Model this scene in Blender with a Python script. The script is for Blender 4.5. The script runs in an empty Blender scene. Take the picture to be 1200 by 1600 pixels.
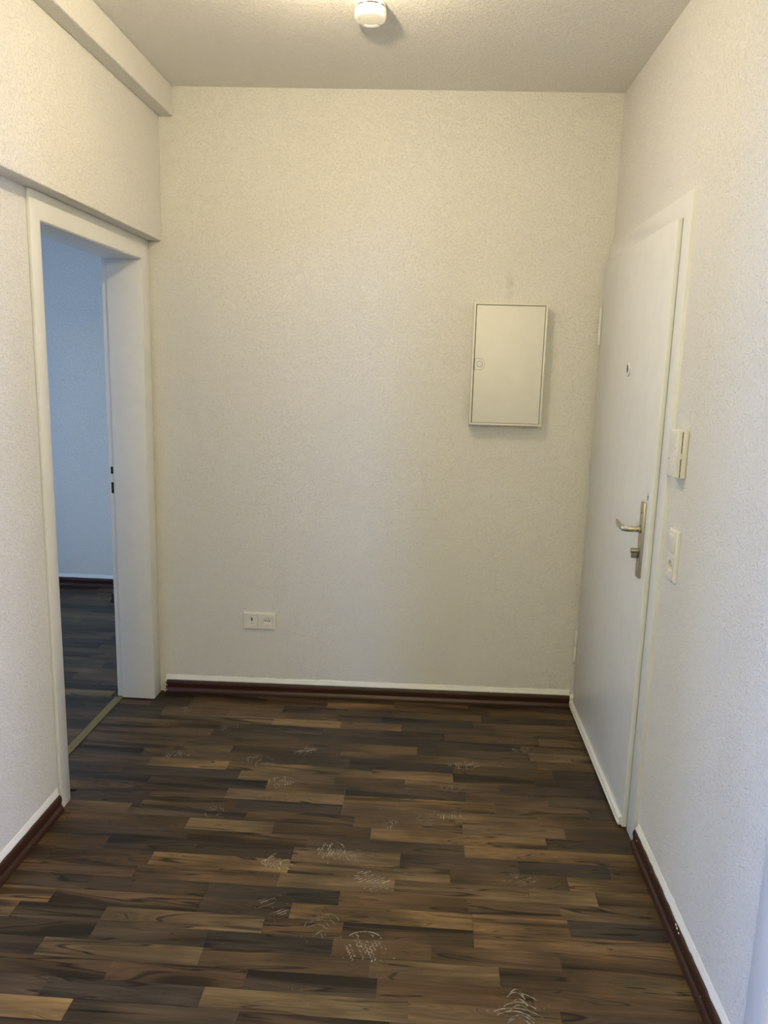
import bpy, bmesh, math, random
from mathutils import Vector, Matrix

# ------------------------------------------------------------------ camera, world, lights, exposure
scene = bpy.context.scene
COL = scene.collection

cam_data = bpy.data.cameras.new('camera')
cam = bpy.data.objects.new('camera', cam_data)
COL.objects.link(cam)
cam_data.sensor_fit = 'VERTICAL'
cam_data.sensor_height = 32.0
cam_data.lens = 1207.33 / 1600.0 * 32.0
cam_data.clip_start = 0.05
R_ = [[0.9978589873681087, -0.05372444670762291, -0.03729779021138364],
      [0.05968623356654014, 0.9812091458932307, 0.18348342033578133],
      [0.026739387639454583, -0.18531674463317224, 0.9823149745917704]]
cam.matrix_world = Matrix(((R_[0][0], R_[0][2], -R_[0][1], -0.7394),
                           (R_[1][0], R_[1][2], -R_[1][1], -3.4796),
                           (R_[2][0], R_[2][2], -R_[2][1], 1.565),
                           (0, 0, 0, 1)))
scene.camera = cam

world = bpy.data.worlds.new('sky')
scene.world = world
world.use_nodes = True
bg = world.node_tree.nodes['Background']
bg.inputs[0].default_value = (0.45, 0.66, 1.0, 1)
bg.inputs[1].default_value = 0.3

def area_light(name, loc, target, sx, sy, power, color):
    d = bpy.data.lights.new(name, 'AREA')
    d.shape = 'RECTANGLE'; d.size = sx; d.size_y = sy
    d.energy = power; d.color = color
    o = bpy.data.objects.new(name, d); COL.objects.link(o)
    o.location = loc
    o.rotation_euler = (Vector(target) - Vector(loc)).to_track_quat('-Z', 'Y').to_euler()
    return o
SKYCOL = (0.54, 0.75, 1.0)
EASTCOL = (0.61, 0.655, 1.0)
NEARCOL = (0.32, 0.50, 1.0)
# daylight entering through the two tall windows of the side room and the window of the
# room on the right; it reaches the hall through the open doorways
area_light('daylight_side_window', (-5.56, 0.375, 1.15), (-4.0, 0.375, 1.15), 1.25, 2.05, 72, SKYCOL)
area_light('daylight_near_window', (-5.56, -3.90, 1.15), (-4.0, -3.90, 1.15), 1.5, 2.05, 325, NEARCOL)
area_light('daylight_east_window', (2.96, -2.98, 1.45), (1.0, -2.98, 1.45), 1.5, 1.45, 310, EASTCOL)
LAMP_POWER = 22.8
LAMP_COLOR = (1.0, 0.80, 0.52)
LAMP2_POWER = 50.0
LAMP2_COLOR = (1.0, 0.91, 0.40)

scene.view_settings.view_transform = 'Standard'
scene.view_settings.look = 'None'
scene.view_settings.exposure = -0.06
scene.view_settings.gamma = 1.0
scene.view_settings.use_curve_mapping = False
scene.cycles.max_bounces = 7
scene.cycles.use_light_tree = False
scene.cycles.use_adaptive_sampling = True
scene.cycles.adaptive_threshold = 0.02
scene.cycles.transparent_max_bounces = 4
scene.cycles.caustics_reflective = False
scene.cycles.caustics_refractive = False

random.seed(7)

# ------------------------------------------------------------------ materials
def new_mat(name):
    m = bpy.data.materials.new(name); m.use_nodes = True
    nt = m.node_tree
    return m, nt, nt.nodes['Principled BSDF']

def N(nt, typ, **kw):
    n = nt.nodes.new(typ)
    for k, v in kw.items(): setattr(n, k, v)
    return n

def plain(name, col, rough=0.5, metal=0.0, spec=0.5, bump=0.0, bscale=300):
    m, nt, b = new_mat(name)
    nz = N(nt, 'ShaderNodeTexNoise'); nz.inputs['Scale'].default_value = 14; nz.inputs['Detail'].default_value = 1
    geo = N(nt, 'ShaderNodeNewGeometry'); nt.links.new(geo.outputs['Position'], nz.inputs['Vector'])
    mx = N(nt, 'ShaderNodeMix', data_type='RGBA')
    mx.inputs[6].default_value = (col[0]*0.95, col[1]*0.95, col[2]*0.94, 1)
    mx.inputs[7].default_value = (min(col[0]*1.04, 1), min(col[1]*1.04, 1), min(col[2]*1.04, 1), 1)
    nt.links.new(nz.outputs['Fac'], mx.inputs[0]); nt.links.new(mx.outputs[2], b.inputs['Base Color'])
    b.inputs['Roughness'].default_value = rough; b.inputs['Metallic'].default_value = metal
    b.inputs['Specular IOR Level'].default_value = spec
    if bump:
        n2 = N(nt, 'ShaderNodeTexNoise'); n2.inputs['Scale'].default_value = bscale; n2.inputs['Detail'].default_value = 3
        nt.links.new(geo.outputs['Position'], n2.inputs['Vector'])
        bp = N(nt, 'ShaderNodeBump'); bp.inputs['Strength'].default_value = bump; bp.inputs['Distance'].default_value = 0.001
        nt.links.new(n2.outputs['Fac'], bp.inputs['Height']); nt.links.new(bp.outputs[0], b.inputs['Normal'])
    return m

def woodchip(name, col, strength=1.0, dist=0.0028, smudge=None):
    """painted woodchip wallpaper: fine relief of chips under a coat of paint"""
    m, nt, b = new_mat(name)
    geo = N(nt, 'ShaderNodeNewGeometry')
    P = geo.outputs['Position']
    n1 = N(nt, 'ShaderNodeTexNoise'); n1.inputs['Scale'].default_value = 92; n1.inputs['Detail'].default_value = 2; n1.inputs['Roughness'].default_value = 0.55
    n1.inputs['Distortion'].default_value = 0.6
    n2 = N(nt, 'ShaderNodeTexNoise'); n2.inputs['Scale'].default_value = 150; n2.inputs['Detail'].default_value = 1
    n2.inputs['Distortion'].default_value = 1.0
    n3 = N(nt, 'ShaderNodeTexNoise'); n3.inputs['Scale'].default_value = 5; n3.inputs['Detail'].default_value = 1
    for n in (n1, n2, n3): nt.links.new(P, n.inputs['Vector'])
    r2 = N(nt, 'ShaderNodeMapRange'); r2.inputs[1].default_value = 0.52; r2.inputs[2].default_value = 0.70
    nt.links.new(n2.outputs['Fac'], r2.inputs[0])
    add = N(nt, 'ShaderNodeMath', operation='MULTIPLY_ADD'); add.inputs[1].default_value = 0.55
    nt.links.new(r2.outputs[0], add.inputs[0]); nt.links.new(n1.outputs['Fac'], add.inputs[2])
    add3 = N(nt, 'ShaderNodeMath', operation='MULTIPLY_ADD'); add3.inputs[1].default_value = 0.8
    nt.links.new(n3.outputs['Fac'], add3.inputs[0]); nt.links.new(add.outputs[0], add3.inputs[2])
    bp = N(nt, 'ShaderNodeBump'); bp.inputs['Strength'].default_value = strength; bp.inputs['Distance'].default_value = dist
    nt.links.new(add3.outputs[0], bp.inputs['Height']); nt.links.new(bp.outputs[0], b.inputs['Normal'])
    mx = N(nt, 'ShaderNodeMix', data_type='RGBA')
    mx.inputs[6].default_value = (col[0]*0.97, col[1]*0.97, col[2]*0.96, 1)
    mx.inputs[7].default_value = (col[0], col[1], col[2], 1)
    nt.links.new(n3.outputs['Fac'], mx.inputs[0])
    out = mx.outputs[2]
    if smudge:
        # a grey hand-dirt smear on the paper, an irregular upright streak
        vs = N(nt, 'ShaderNodeVectorMath', operation='SUBTRACT'); vs.inputs[1].default_value = smudge
        nt.links.new(P, vs.inputs[0])
        vm = N(nt, 'ShaderNodeVectorMath', operation='MULTIPLY'); vm.inputs[1].default_value = (38, 0, 13)
        nt.links.new(vs.outputs[0], vm.inputs[0])
        nz = N(nt, 'ShaderNodeTexNoise'); nz.inputs['Scale'].default_value = 45; nt.links.new(P, nz.inputs['Vector'])
        ln = N(nt, 'ShaderNodeVectorMath', operation='LENGTH'); nt.links.new(vm.outputs[0], ln.inputs[0])
        sm = N(nt, 'ShaderNodeMath', operation='MULTIPLY_ADD'); sm.inputs[1].default_value = 1.6
        nt.links.new(nz.outputs['Fac'], sm.inputs[0]); nt.links.new(ln.outputs['Value'], sm.inputs[2])
        rr = N(nt, 'ShaderNodeMapRange'); rr.inputs[1].default_value = 0.6; rr.inputs[2].default_value = 1.7
        rr.inputs[3].default_value = 0.28; rr.inputs[4].default_value = 0.0
        nt.links.new(sm.outputs[0], rr.inputs[0])
        m2 = N(nt, 'ShaderNodeMix', data_type='RGBA'); m2.inputs[7].default_value = (0.33, 0.31, 0.28, 1)
        nt.links.new(rr.outputs[0], m2.inputs[0]); nt.links.new(out, m2.inputs[6]); out = m2.outputs[2]
    nt.links.new(out, b.inputs['Base Color'])
    b.inputs['Roughness'].default_value = 0.75
    b.inputs['Specular IOR Level'].default_value = 0.3
    return m

def wood_floor(name, planks=False):
    """dark walnut ship-deck laminate; tone of each strip comes from the object's own colour"""
    m, nt, b = new_mat(name)
    geo = N(nt, 'ShaderNodeNewGeometry'); oi = N(nt, 'ShaderNodeObjectInfo')
    cmb = N(nt, 'ShaderNodeCombineXYZ')
    def mul(a, k):
        n = N(nt, 'ShaderNodeMath', operation='MULTIPLY'); n.inputs[1].default_value = k
        nt.links.new(a, n.inputs[0]); return n.outputs[0]
    nt.links.new(mul(oi.outputs['Random'], 53.0), cmb.inputs[0]); nt.links.new(mul(oi.outputs['Random'], 131.0), cmb.inputs[1])
    va = N(nt, 'ShaderNodeVectorMath', operation='ADD')
    nt.links.new(geo.outputs['Position'], va.inputs[0]); nt.links.new(cmb.outputs[0], va.inputs[1])
    P = va.outputs[0]
    def noise(scale, sx, sy, det, dis, rough=0.5):
        mp = N(nt, 'ShaderNodeVectorMath', operation='MULTIPLY'); mp.inputs[1].default_value = (sx, sy, 1)
        nt.links.new(P, mp.inputs[0])
        n = N(nt, 'ShaderNodeTexNoise'); n.inputs['Scale'].default_value = scale; n.inputs['Detail'].default_value = det
        n.inputs['Distortion'].default_value = dis; n.inputs['Roughness'].default_value = rough
        nt.links.new(mp.outputs[0], n.inputs['Vector']); return n.outputs['Fac']
    fine = noise(1.0, 18, 330, 3, 0.2, 0.65)
    n0 = noise(1.0, 0.95, 13.0, 2.0, 1.1, 0.5)
    figure = noise(1.0, 2.2, 34, 3, 1.0)
    cloud = noise(1.0, 2.6, 5.0, 1, 0.6)
    def rng(a, f0, f1, t0, t1, smooth=False):
        r = N(nt, 'ShaderNodeMapRange'); r.inputs[1].default_value = f0; r.inputs[2].default_value = f1
        r.inputs[3].default_value = t0; r.inputs[4].default_value = t1
        if smooth: r.interpolation_type = 'SMOOTHSTEP'
        nt.links.new(a, r.inputs[0]); return r.outputs[0]
    def mm(a, c):
        n = N(nt, 'ShaderNodeMath', operation='MULTIPLY'); nt.links.new(a, n.inputs[0]); nt.links.new(c, n.inputs[1]); return n.outputs[0]
    def op(kind, a, v):
        n = N(nt, 'ShaderNodeMath', operation=kind); nt.links.new(a, n.inputs[0])
        if v is not None: n.inputs[1].default_value = v
        return n.outputs[0]
    f = mm(mm(rng(fine, 0.30, 0.70, 0.80, 1.16), rng(figure, 0.30, 0.70, 0.72, 1.20)), rng(cloud, 0.32, 0.68, 0.62, 1.28, True))
    rings = op('SINE', op('MULTIPLY', n0, 95.0), None)               # cathedral growth rings: contours of one smooth field
    f = mm(f, rng(rings, -1, 1, 0.84, 1.10))
    f = mm(f, rng(n0, 0.555, 0.66, 1.0, 0.28, True))                  # dark heartwood zones
    f = mm(f, rng(op('ABSOLUTE', op('SUBTRACT', n0, 0.565), None), 0.0, 0.017, 0.16, 1.0, True))   # and the dark veins along their borders
    f = mm(f, rng(op('ABSOLUTE', op('SUBTRACT', n0, 0.415), None), 0.0, 0.010, 0.30, 1.0, True))
    if planks:
        br = N(nt, 'ShaderNodeTexBrick'); br.inputs['Scale'].default_value = 1.0
        br.inputs['Brick Width'].default_value = 0.5; br.inputs['Row Height'].default_value = 0.0662; br.inputs['Mortar Size'].default_value = 0.0006
        br.inputs['Color1'].default_value = (0.060, 0.040, 0.026, 1); br.inputs['Color2'].default_value = (0.115, 0.075, 0.044, 1); br.inputs['Mortar'].default_value = (0.02, 0.015, 0.01, 1)
        nt.links.new(geo.outputs['Position'], br.inputs['Vector']); base = br.outputs['Color']
    else:
        base = oi.outputs['Color']
    vsc = N(nt, 'ShaderNodeVectorMath', operation='SCALE')
    nt.links.new(base, vsc.inputs[0]); nt.links.new(f, vsc.inputs['Scale'])
    nt.links.new(vsc.outputs[0], b.inputs['Base Color'])
    nt.links.new(rng(figure, 0.3, 0.7, 0.36, 0.46), b.inputs['Roughness'])
    b.inputs['Specular IOR Level'].default_value = 0.28
    bp = N(nt, 'ShaderNodeBump'); bp.inputs['Strength'].default_value = 0.25; bp.inputs['Distance'].default_value = 0.0004
    nt.links.new(fine, bp.inputs['Height']); nt.links.new(bp.outputs[0], b.inputs['Normal'])
    return m

def stained(name, c1, c2, sc=(3, 3, 60), rough=0.35):
    m, nt, b = new_mat(name)
    geo = N(nt, 'ShaderNodeNewGeometry')
    mp = N(nt, 'ShaderNodeVectorMath', operation='MULTIPLY'); mp.inputs[1].default_value = sc
    nt.links.new(geo.outputs['Position'], mp.inputs[0])
    n = N(nt, 'ShaderNodeTexNoise'); n.inputs['Scale'].default_value = 1; n.inputs['Detail'].default_value = 5
    nt.links.new(mp.outputs[0], n.inputs['Vector'])
    mx = N(nt, 'ShaderNodeMix', data_type='RGBA'); mx.inputs[6].default_value = (*c1, 1); mx.inputs[7].default_value = (*c2, 1)
    nt.links.new(n.outputs['Fac'], mx.inputs[0]); nt.links.new(mx.outputs[2], b.inputs['Base Color'])
    b.inputs['Roughness'].default_value = rough
    return m

def window_glass(name):
    m = bpy.data.materials.new(name); m.use_nodes = True; nt = m.node_tree
    nt.nodes.remove(nt.nodes['Principled BSDF'])
    tr = N(nt, 'ShaderNodeBsdfTransparent'); gl = N(nt, 'ShaderNodeBsdfGlossy'); gl.inputs['Roughness'].default_value = 0.02
    fr = N(nt, 'ShaderNodeFresnel'); mx = N(nt, 'ShaderNodeMixShader')
    nt.links.new(fr.outputs[0], mx.inputs[0]); nt.links.new(tr.outputs[0], mx.inputs[1]); nt.links.new(gl.outputs[0], mx.inputs[2])
    nt.links.new(mx.outputs[0], nt.nodes['Material Output'].inputs[0])
    return m

def dust_mat(name):
    m = bpy.data.materials.new(name); m.use_nodes = True; nt = m.node_tree
    b = nt.nodes['Principled BSDF']; b.inputs['Base Color'].default_value = (0.62, 0.58, 0.50, 1); b.inputs['Roughness'].default_value = 0.9
    geo = N(nt, 'ShaderNodeNewGeometry'); nz = N(nt, 'ShaderNodeTexNoise'); nz.inputs['Scale'].default_value = 48; nz.inputs['Detail'].default_value = 4
    nt.links.new(geo.outputs['Position'], nz.inputs['Vector'])
    r = N(nt, 'ShaderNodeMapRange'); r.inputs[1].default_value = 0.34; r.inputs[2].default_value = 0.62; r.inputs[3].default_value = 0.0; r.inputs[4].default_value = 0.78
    nt.links.new(nz.outputs['Fac'], r.inputs[0])
    oi = N(nt, 'ShaderNodeObjectInfo'); sp = N(nt, 'ShaderNodeSeparateColor'); nt.links.new(oi.outputs['Color'], sp.inputs[0])
    ml = N(nt, 'ShaderNodeMath', operation='MULTIPLY'); nt.links.new(r.outputs[0], ml.inputs[0]); nt.links.new(sp.outputs[0], ml.inputs[1])
    nt.links.new(ml.outputs[0], b.inputs['Alpha'])
    return m

PAINT = (0.80, 0.79, 0.77)
M = dict(
    wall=woodchip('woodchip_paint', PAINT),
    wall_back=woodchip('woodchip_paint_back', PAINT, smudge=(-0.415, 0, 1.915)),
    ceiling=woodchip('woodchip_ceiling', (0.86, 0.85, 0.83), 1.0, 0.0030),
    plaster=plain('smooth_paint', (0.80, 0.79, 0.77), 0.6, bump=0.3, bscale=120),
    caulk=plain('white_caulk', (0.86, 0.855, 0.84), 0.55, bump=0.6, bscale=90),
    lacquer=plain('white_lacquer', (0.78, 0.785, 0.79), 0.32, bump=0.05, bscale=60),
    trim=plain('white_trim_lacquer', (0.80, 0.805, 0.81), 0.35, bump=0.12, bscale=60),
    plastic=plain('white_plastic', (0.80, 0.79, 0.76), 0.38),
    plastic2=plain('offwhite_plastic', (0.72, 0.71, 0.68), 0.45),
    enamel=plain('cream_enamel', (0.80, 0.79, 0.74), 0.4),
    gap=plain('dark_gap', (0.05, 0.045, 0.04), 0.8),
    black=plain('black_hole', (0.008, 0.008, 0.008), 0.9),
    smoke=plain('detector_plastic', (0.84, 0.83, 0.79), 0.4),
    metal=plain('brushed_nickel', (0.56, 0.52, 0.43), 0.34, 1.0),
    darkmetal=plain('dark_brushed_metal', (0.30, 0.28, 0.25), 0.4, 1.0),
    brass=plain('olive_brass_strip', (0.27, 0.235, 0.12), 0.45, 0.55),
    floor=wood_floor('laminate_strip'), floorbase=wood_floor('laminate_far', True),
    base=stained('mahogany_skirting', (0.024, 0.0085, 0.0050), (0.058, 0.021, 0.0125)),
    lens=plain('brown_lens', (0.06, 0.03, 0.018), 0.15),
    dust=dust_mat('plaster_dust'),
    glass=window_glass('window_glass'),
    grey=plain('grey_print', (0.35, 0.36, 0.37), 0.5),
)

# ------------------------------------------------------------------ mesh helpers
def link(o, parent=None):
    COL.objects.link(o)
    if parent is not None: o.parent = parent
    return o

def obj(name, bm, mat, parent=None, smooth=False, angle=None):
    bmesh.ops.recalc_face_normals(bm, faces=bm.faces[:])
    me = bpy.data.meshes.new(name); bm.to_mesh(me); bm.free()
    mats = mat if isinstance(mat, (list, tuple)) else [mat]
    for k in mats: me.materials.append(M[k])
    if smooth:
        me.polygons.foreach_set('use_smooth', [True] * len(me.polygons))
        if angle is not None: me.set_sharp_from_angle(angle=math.radians(angle))
    return link(bpy.data.objects.new(name, me), parent)

def empty(name, loc=(0, 0, 0)):
    o = bpy.data.objects.new(name, None); o.location = loc; o.empty_display_size = 0.1
    return link(o)

def tag(o, label=None, cat=None, group=None, kind=None):
    if label: o['label'] = label
    if cat: o['category'] = cat
    if group: o['group'] = group
    if kind: o['kind'] = kind
    return o

def box(bm, x0, x1, y0, y1, z0, z1, bev=0.0, seg=2):
    r = bmesh.ops.create_cube(bm, size=1.0)
    vs = r['verts']
    bmesh.ops.transform(bm, matrix=Matrix.Translation(((x0+x1)/2, (y0+y1)/2, (z0+z1)/2)) @ Matrix.Diagonal((x1-x0, y1-y0, z1-z0, 1)), verts=vs)
    if bev:
        es = list({e for v in vs for e in v.link_edges})
        bmesh.ops.bevel(bm, geom=es, offset=bev, segments=seg, profile=0.5, affect='EDGES')

def B(x0, x1, y0, y1, z0, z1, bev=0.0, seg=2):
    bm = bmesh.new(); box(bm, x0, x1, y0, y1, z0, z1, bev, seg); return bm

def prism(bm, poly, axis, a0, a1):
    """extrude a closed 2-D outline along a world axis; outline coordinates are the other two axes in xyz order"""
    def pt(u, v, a):
        return {'x': (a, u, v), 'y': (u, a, v), 'z': (u, v, a)}[axis]
    A = [bm.verts.new(pt(u, v, a0)) for u, v in poly]
    C = [bm.verts.new(pt(u, v, a1)) for u, v in poly]
    n = len(poly)
    bm.faces.new(A); bm.faces.new(C[::-1])
    for i in range(n):
        bm.faces.new((A[i], A[(i+1) % n], C[(i+1) % n], C[i]))

def sweep(bm, prof, p0, p1, out):
    """run a (depth, height) profile along the floor from p0 to p1; depth points along 'out'"""
    p0, p1, out = Vector(p0), Vector(p1), Vector(out)
    A = [bm.verts.new(p0 + out*d + Vector((0, 0, h))) for d, h in prof]
    C = [bm.verts.new(p1 + out*d + Vector((0, 0, h))) for d, h in prof]
    n = len(prof)
    bm.faces.new(A); bm.faces.new(C[::-1])
    for i in range(n):
        bm.faces.new((A[i], A[(i+1) % n], C[(i+1) % n], C[i]))

def lathe(bm, prof, mat=Matrix(), seg=32):
    """revolve (radius, height) pairs about local z"""
    rings = []
    for r, z in prof:
        if r < 1e-6: rings.append([bm.verts.new(mat @ Vector((0, 0, z)))])
        else: rings.append([bm.verts.new(mat @ Vector((r*math.cos(2*math.pi*i/seg), r*math.sin(2*math.pi*i/seg), z))) for i in range(seg)])
    for a, b in zip(rings, rings[1:]):
        if len(a) == 1 and len(b) == 1: continue
        for i in range(seg):
            j = (i+1) % seg
            if len(a) == 1: bm.faces.new((a[0], b[i], b[j]))
            elif len(b) == 1: bm.faces.new((a[i], a[j], b[0]))
            else: bm.faces.new((a[i], a[j], b[j], b[i]))

def axis_m(loc, z):
    """matrix that takes local z to direction z, at loc"""
    return Matrix.Translation(loc) @ Vector(z).to_track_quat('Z', 'Y').to_matrix().to_4x4()

def capped(bm, prof, mat, seg=32):
    lathe(bm, [(0, prof[0][1])] + list(prof) + [(0, prof[-1][1])], mat, seg)

def u_frame(x0, x1, ya, yai, ybi, ybo, hi, ho, bev=.002):
    """casing in one piece: two uprights and the head"""
    bm = bmesh.new()
    prism(bm, [(ya, .001), (yai, .001), (yai, hi), (ybi, hi), (ybi, .001), (ybo, .001), (ybo, ho), (ya, ho)], 'x', x0, x1)
    bmesh.ops.recalc_face_normals(bm, faces=bm.faces[:])
    es = [e for e in bm.edges if len(e.link_faces) == 2 and e.link_faces[0].normal.dot(e.link_faces[1].normal) < .5]
    bmesh.ops.bevel(bm, geom=es, offset=bev, segments=2, profile=0.5, affect='EDGES')
    return bm

# ------------------------------------------------------------------ dimensions
WR = 0.012            # plaster of the right wall
XL = -1.977           # face of the left door casing
WL = -1.989           # plaster of the left wall, lower part
XU = -1.922           # upper left wall, overhanging
XB = -1.860           # boxed beam under the ceiling
XLB = -2.160          # other side of the left wall
H, HB, HL = 2.690, 2.5715, 2.071
KB = 0.0437/1.977     # the far wall is not quite square to the hall
def yb(x): return KB*x
YR = -4.8             # rear end of the hall
FAR = 1.60            # far wall of the side room

# ------------------------------------------------------------------ floor
floor = obj('floor', B(-5.5, 3.0, -4.9, 1.7, -0.12, -0.004), 'floorbase')
tag(floor, 'dark walnut-look strip laminate floor with dusty shoe prints', 'floor', kind='structure')
unit = bmesh.new(); box(unit, 0, 1, 0, 1, 0, 1)
plank_mesh = bpy.data.meshes.new('plank'); unit.to_mesh(plank_mesh); unit.free(); plank_mesh.materials.append(M['floor'])
PITCH, Y0 = 0.0662, -0.0095
def ytop(r): return Y0 - PITCH*r
TONE = {'L': (0.192, 0.121, 0.058), 'G': (0.152, 0.103, 0.055), 'M': (0.104, 0.066, 0.035), 'R': (0.112, 0.068, 0.035),
        'D': (0.066, 0.046, 0.030), 'K': (0.048, 0.037, 0.028)}
# joints along each row and the tone of the strips between them, from the left door to the entrance door
ROWS = {
 0: ([-1.50, -1.165, -.852, -.508], 'DMDMD'), 1: ([-1.80, -1.45, -1.165, -.852, -.40], 'DMMLMM'), 2: ([-1.80, -1.36, -.852, -.45], 'KMDMD'),
 3: ([-1.90, -1.60, -1.10, -.903, -.492], 'DMMDKM'), 4: ([-1.896, -1.382, -1.08, -.811, -.40], 'KGLLDM'), 5: ([-1.60, -1.15, -.62, -.22], 'MDDMG'),
 6: ([-1.62, -1.24, -.735, -.30], 'MDKKM'), 7: ([-1.70, -1.188, -.737, -.275], 'MRMDG'), 8: ([-1.50, -1.05, -.737, -.252], 'MDMMM'),
 9: ([-1.85, -1.36, -1.006, -.594, -.20], 'DMDKMD'), 10: ([-1.795, -1.482, -.91, -.594, -.28], 'MLGLMD'), 11: ([-1.88, -1.42, -1.05, -.78, -.422], 'DKGMGD'),
 12: ([-1.75, -1.30, -1.0, -.55, -.25], 'KDMDMD'), 13: ([-1.88, -1.435, -1.0, -.45, -.113], 'MDGLMD'), 14: ([-1.72, -1.385, -1.0, -.648, -.30], 'DMKGGM'),
 15: ([-1.75, -1.33, -.95, -.57, -.22], 'MDMMGM'), 16: ([-1.94, -1.52, -1.22, -.885, -.292], 'LMGMLD'), 17: ([-1.497, -1.09, -.57], 'DRDL'),
 18: ([-1.75, -1.45, -1.13, -.78, -.40, -.112], 'MDDGDKM'), 19: ([-1.90, -1.575, -1.13, -.62, -.254], 'RMLGML'), 20: ([-1.60, -1.15, -.792, -.38, -.18], 'MRGGGM'),
 21: ([-1.72, -1.355, -.953, -.57, -.30], 'DDKRMG'), 22: ([-1.80, -1.36, -1.089, -.56, -.286], 'LMDLLK'), 23: ([-1.88, -1.62, -1.155, -.93, -.561], 'GDGRML'),
 24: ([-1.62, -1.299, -.95, -.68, -.33], 'DDKMMR'), 25: ([-1.739, -1.297, -.843, -.50, -.206], 'DGMGMG'), 26: ([-1.52, -1.16, -.82, -.42], 'MRDRM'),
 27: ([-1.66, -1.255, -.737, -.36], 'DKGMD'), 28: ([-1.568, -1.15, -.78, -.30], 'LDMMK'), 29: ([-1.80, -1.36, -.95, -.52], 'DMDMD'),
 30: ([-1.52, -1.08, -.60, -.24], 'MDMGD'), 31: ([-1.70, -1.20, -.78, -.35], 'GMDLM'),
}
def plank(x0, x1, r, tone):
    o = bpy.data.objects.new('plank', plank_mesh); link(o, floor)
    g = 0.00025
    o.location = (x0+g, ytop(r+1)+g, -0.010); o.scale = (x1-x0-2*g, PITCH-2*g, 0.010 + random.uniform(-0.0002, 0.0001))
    k = random.uniform(0.9, 1.12); c = TONE[tone]
    o.color = (c[0]*k, c[1]*k*random.uniform(0.97, 1.03), c[2]*k*random.uniform(0.94, 1.06), 1)
THX0, THX1 = -2.166, -2.130
for r, (js, ts) in ROWS.items():
    in_door = ytop(r) < -0.16 and ytop(r+1) > -0.99
    xs = [THX1+0.004 if in_door else WL+0.004] + js + [WR-0.004]
    for a, c, t in zip(xs, xs[1:], ts): plank(a, c, r, t)
rs = random.Random(21)
for r in range(-24, 12):                      # side room, as far as the doorway shows it
    xr = THX0-0.004 if r > 1 else (XLB-0.03 if ytop(r) < 1.262 else -2.752)
    x = xr; first = True
    near = max(0.0, (ytop(r) + 0.9)) * 0.50
    xmin = -2.45 - near
    while x > xmin:
        ln = rs.uniform(0.18, 0.5) if first else rs.uniform(0.38, 0.58)
        plank(x-ln, x, r, rs.choice('MDDKDMGKM')); x -= ln; first = False

# dusty shoe prints: thin ridges of plaster dust left by a ribbed sole
def shoe_print(x, y, L, W, ang, kind, dens, seed):
    rr = random.Random(seed); bm = bmesh.new()
    ca, sa = math.cos(ang), math.sin(ang); z0, z1 = 0.0003, 0.0006
    def P(u, v, z): return Vector((x + u*ca - v*sa, y + u*sa + v*ca, z))
    def ribbon(pts, w):
        prev = None
        for i, (u, v) in enumerate(pts):
            a = pts[max(i-1, 0)]; c = pts[min(i+1, len(pts)-1)]
            t = Vector((c[0]-a[0], c[1]-a[1])); t = t.normalized() if t.length else Vector((1, 0)); n = Vector((-t.y, t.x))
            ww = w*rr.uniform(0.6, 1.25)/2
            q = [bm.verts.new(P(u+n.x*ww, v+n.y*ww, z0)), bm.verts.new(P(u, v, z1)), bm.verts.new(P(u-n.x*ww, v-n.y*ww, z0))]
            if prev:
                bm.faces.new((prev[0], prev[1], q[1], q[0])); bm.faces.new((prev[1], prev[2], q[2], q[1]))
            prev = q
    nrow = max(5, int(L/0.0095))
    for i in range(nrow):
        if rr.random() > dens: continue
        u = -L/2 + L*(i+0.5)/nrow
        hw = W/2*math.sqrt(max(0.05, 1-(2*u/L)**2))
        v0 = -hw*rr.uniform(0.2, 1.0); v1 = hw*rr.uniform(0.2, 1.0)
        if kind == 'zig':
            pts = [(u + 0.0030*(1 if k % 2 else -1), v0 + (v1-v0)*k/10) for k in range(11)]
        elif kind == 'arc':
            pts = [(u + 0.020*(1-(2*k/10-1)**2), v0 + (v1-v0)*k/10) for k in range(11)]
        else:
            pts = [(u + 0.3*(v0 + (v1-v0)*k/7) + rr.uniform(-.001, .001), v0 + (v1-v0)*k/7) for k in range(8)]
        ribbon(pts, 0.0032)
    if kind != 'bar':
        a0 = rr.uniform(0, 6.28); a1 = a0 + rr.uniform(0.7, 1.7)
        ribbon([(L*0.53*math.cos(a0+(a1-a0)*k/14), W*0.54*math.sin(a0+(a1-a0)*k/14)) for k in range(15)], 0.0028)
    for k in range(int(6+8*dens)):
        u, v = rr.uniform(-.6, .6)*L, rr.uniform(-.6, .6)*W
        ribbon([(u-.0015, v), (u, v), (u+.0018, v+.001)], 0.003)
    o = obj('shoe_print', bm, 'dust', floor)
    o.color = (dens*1.0, 1, 1, 1)
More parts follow.
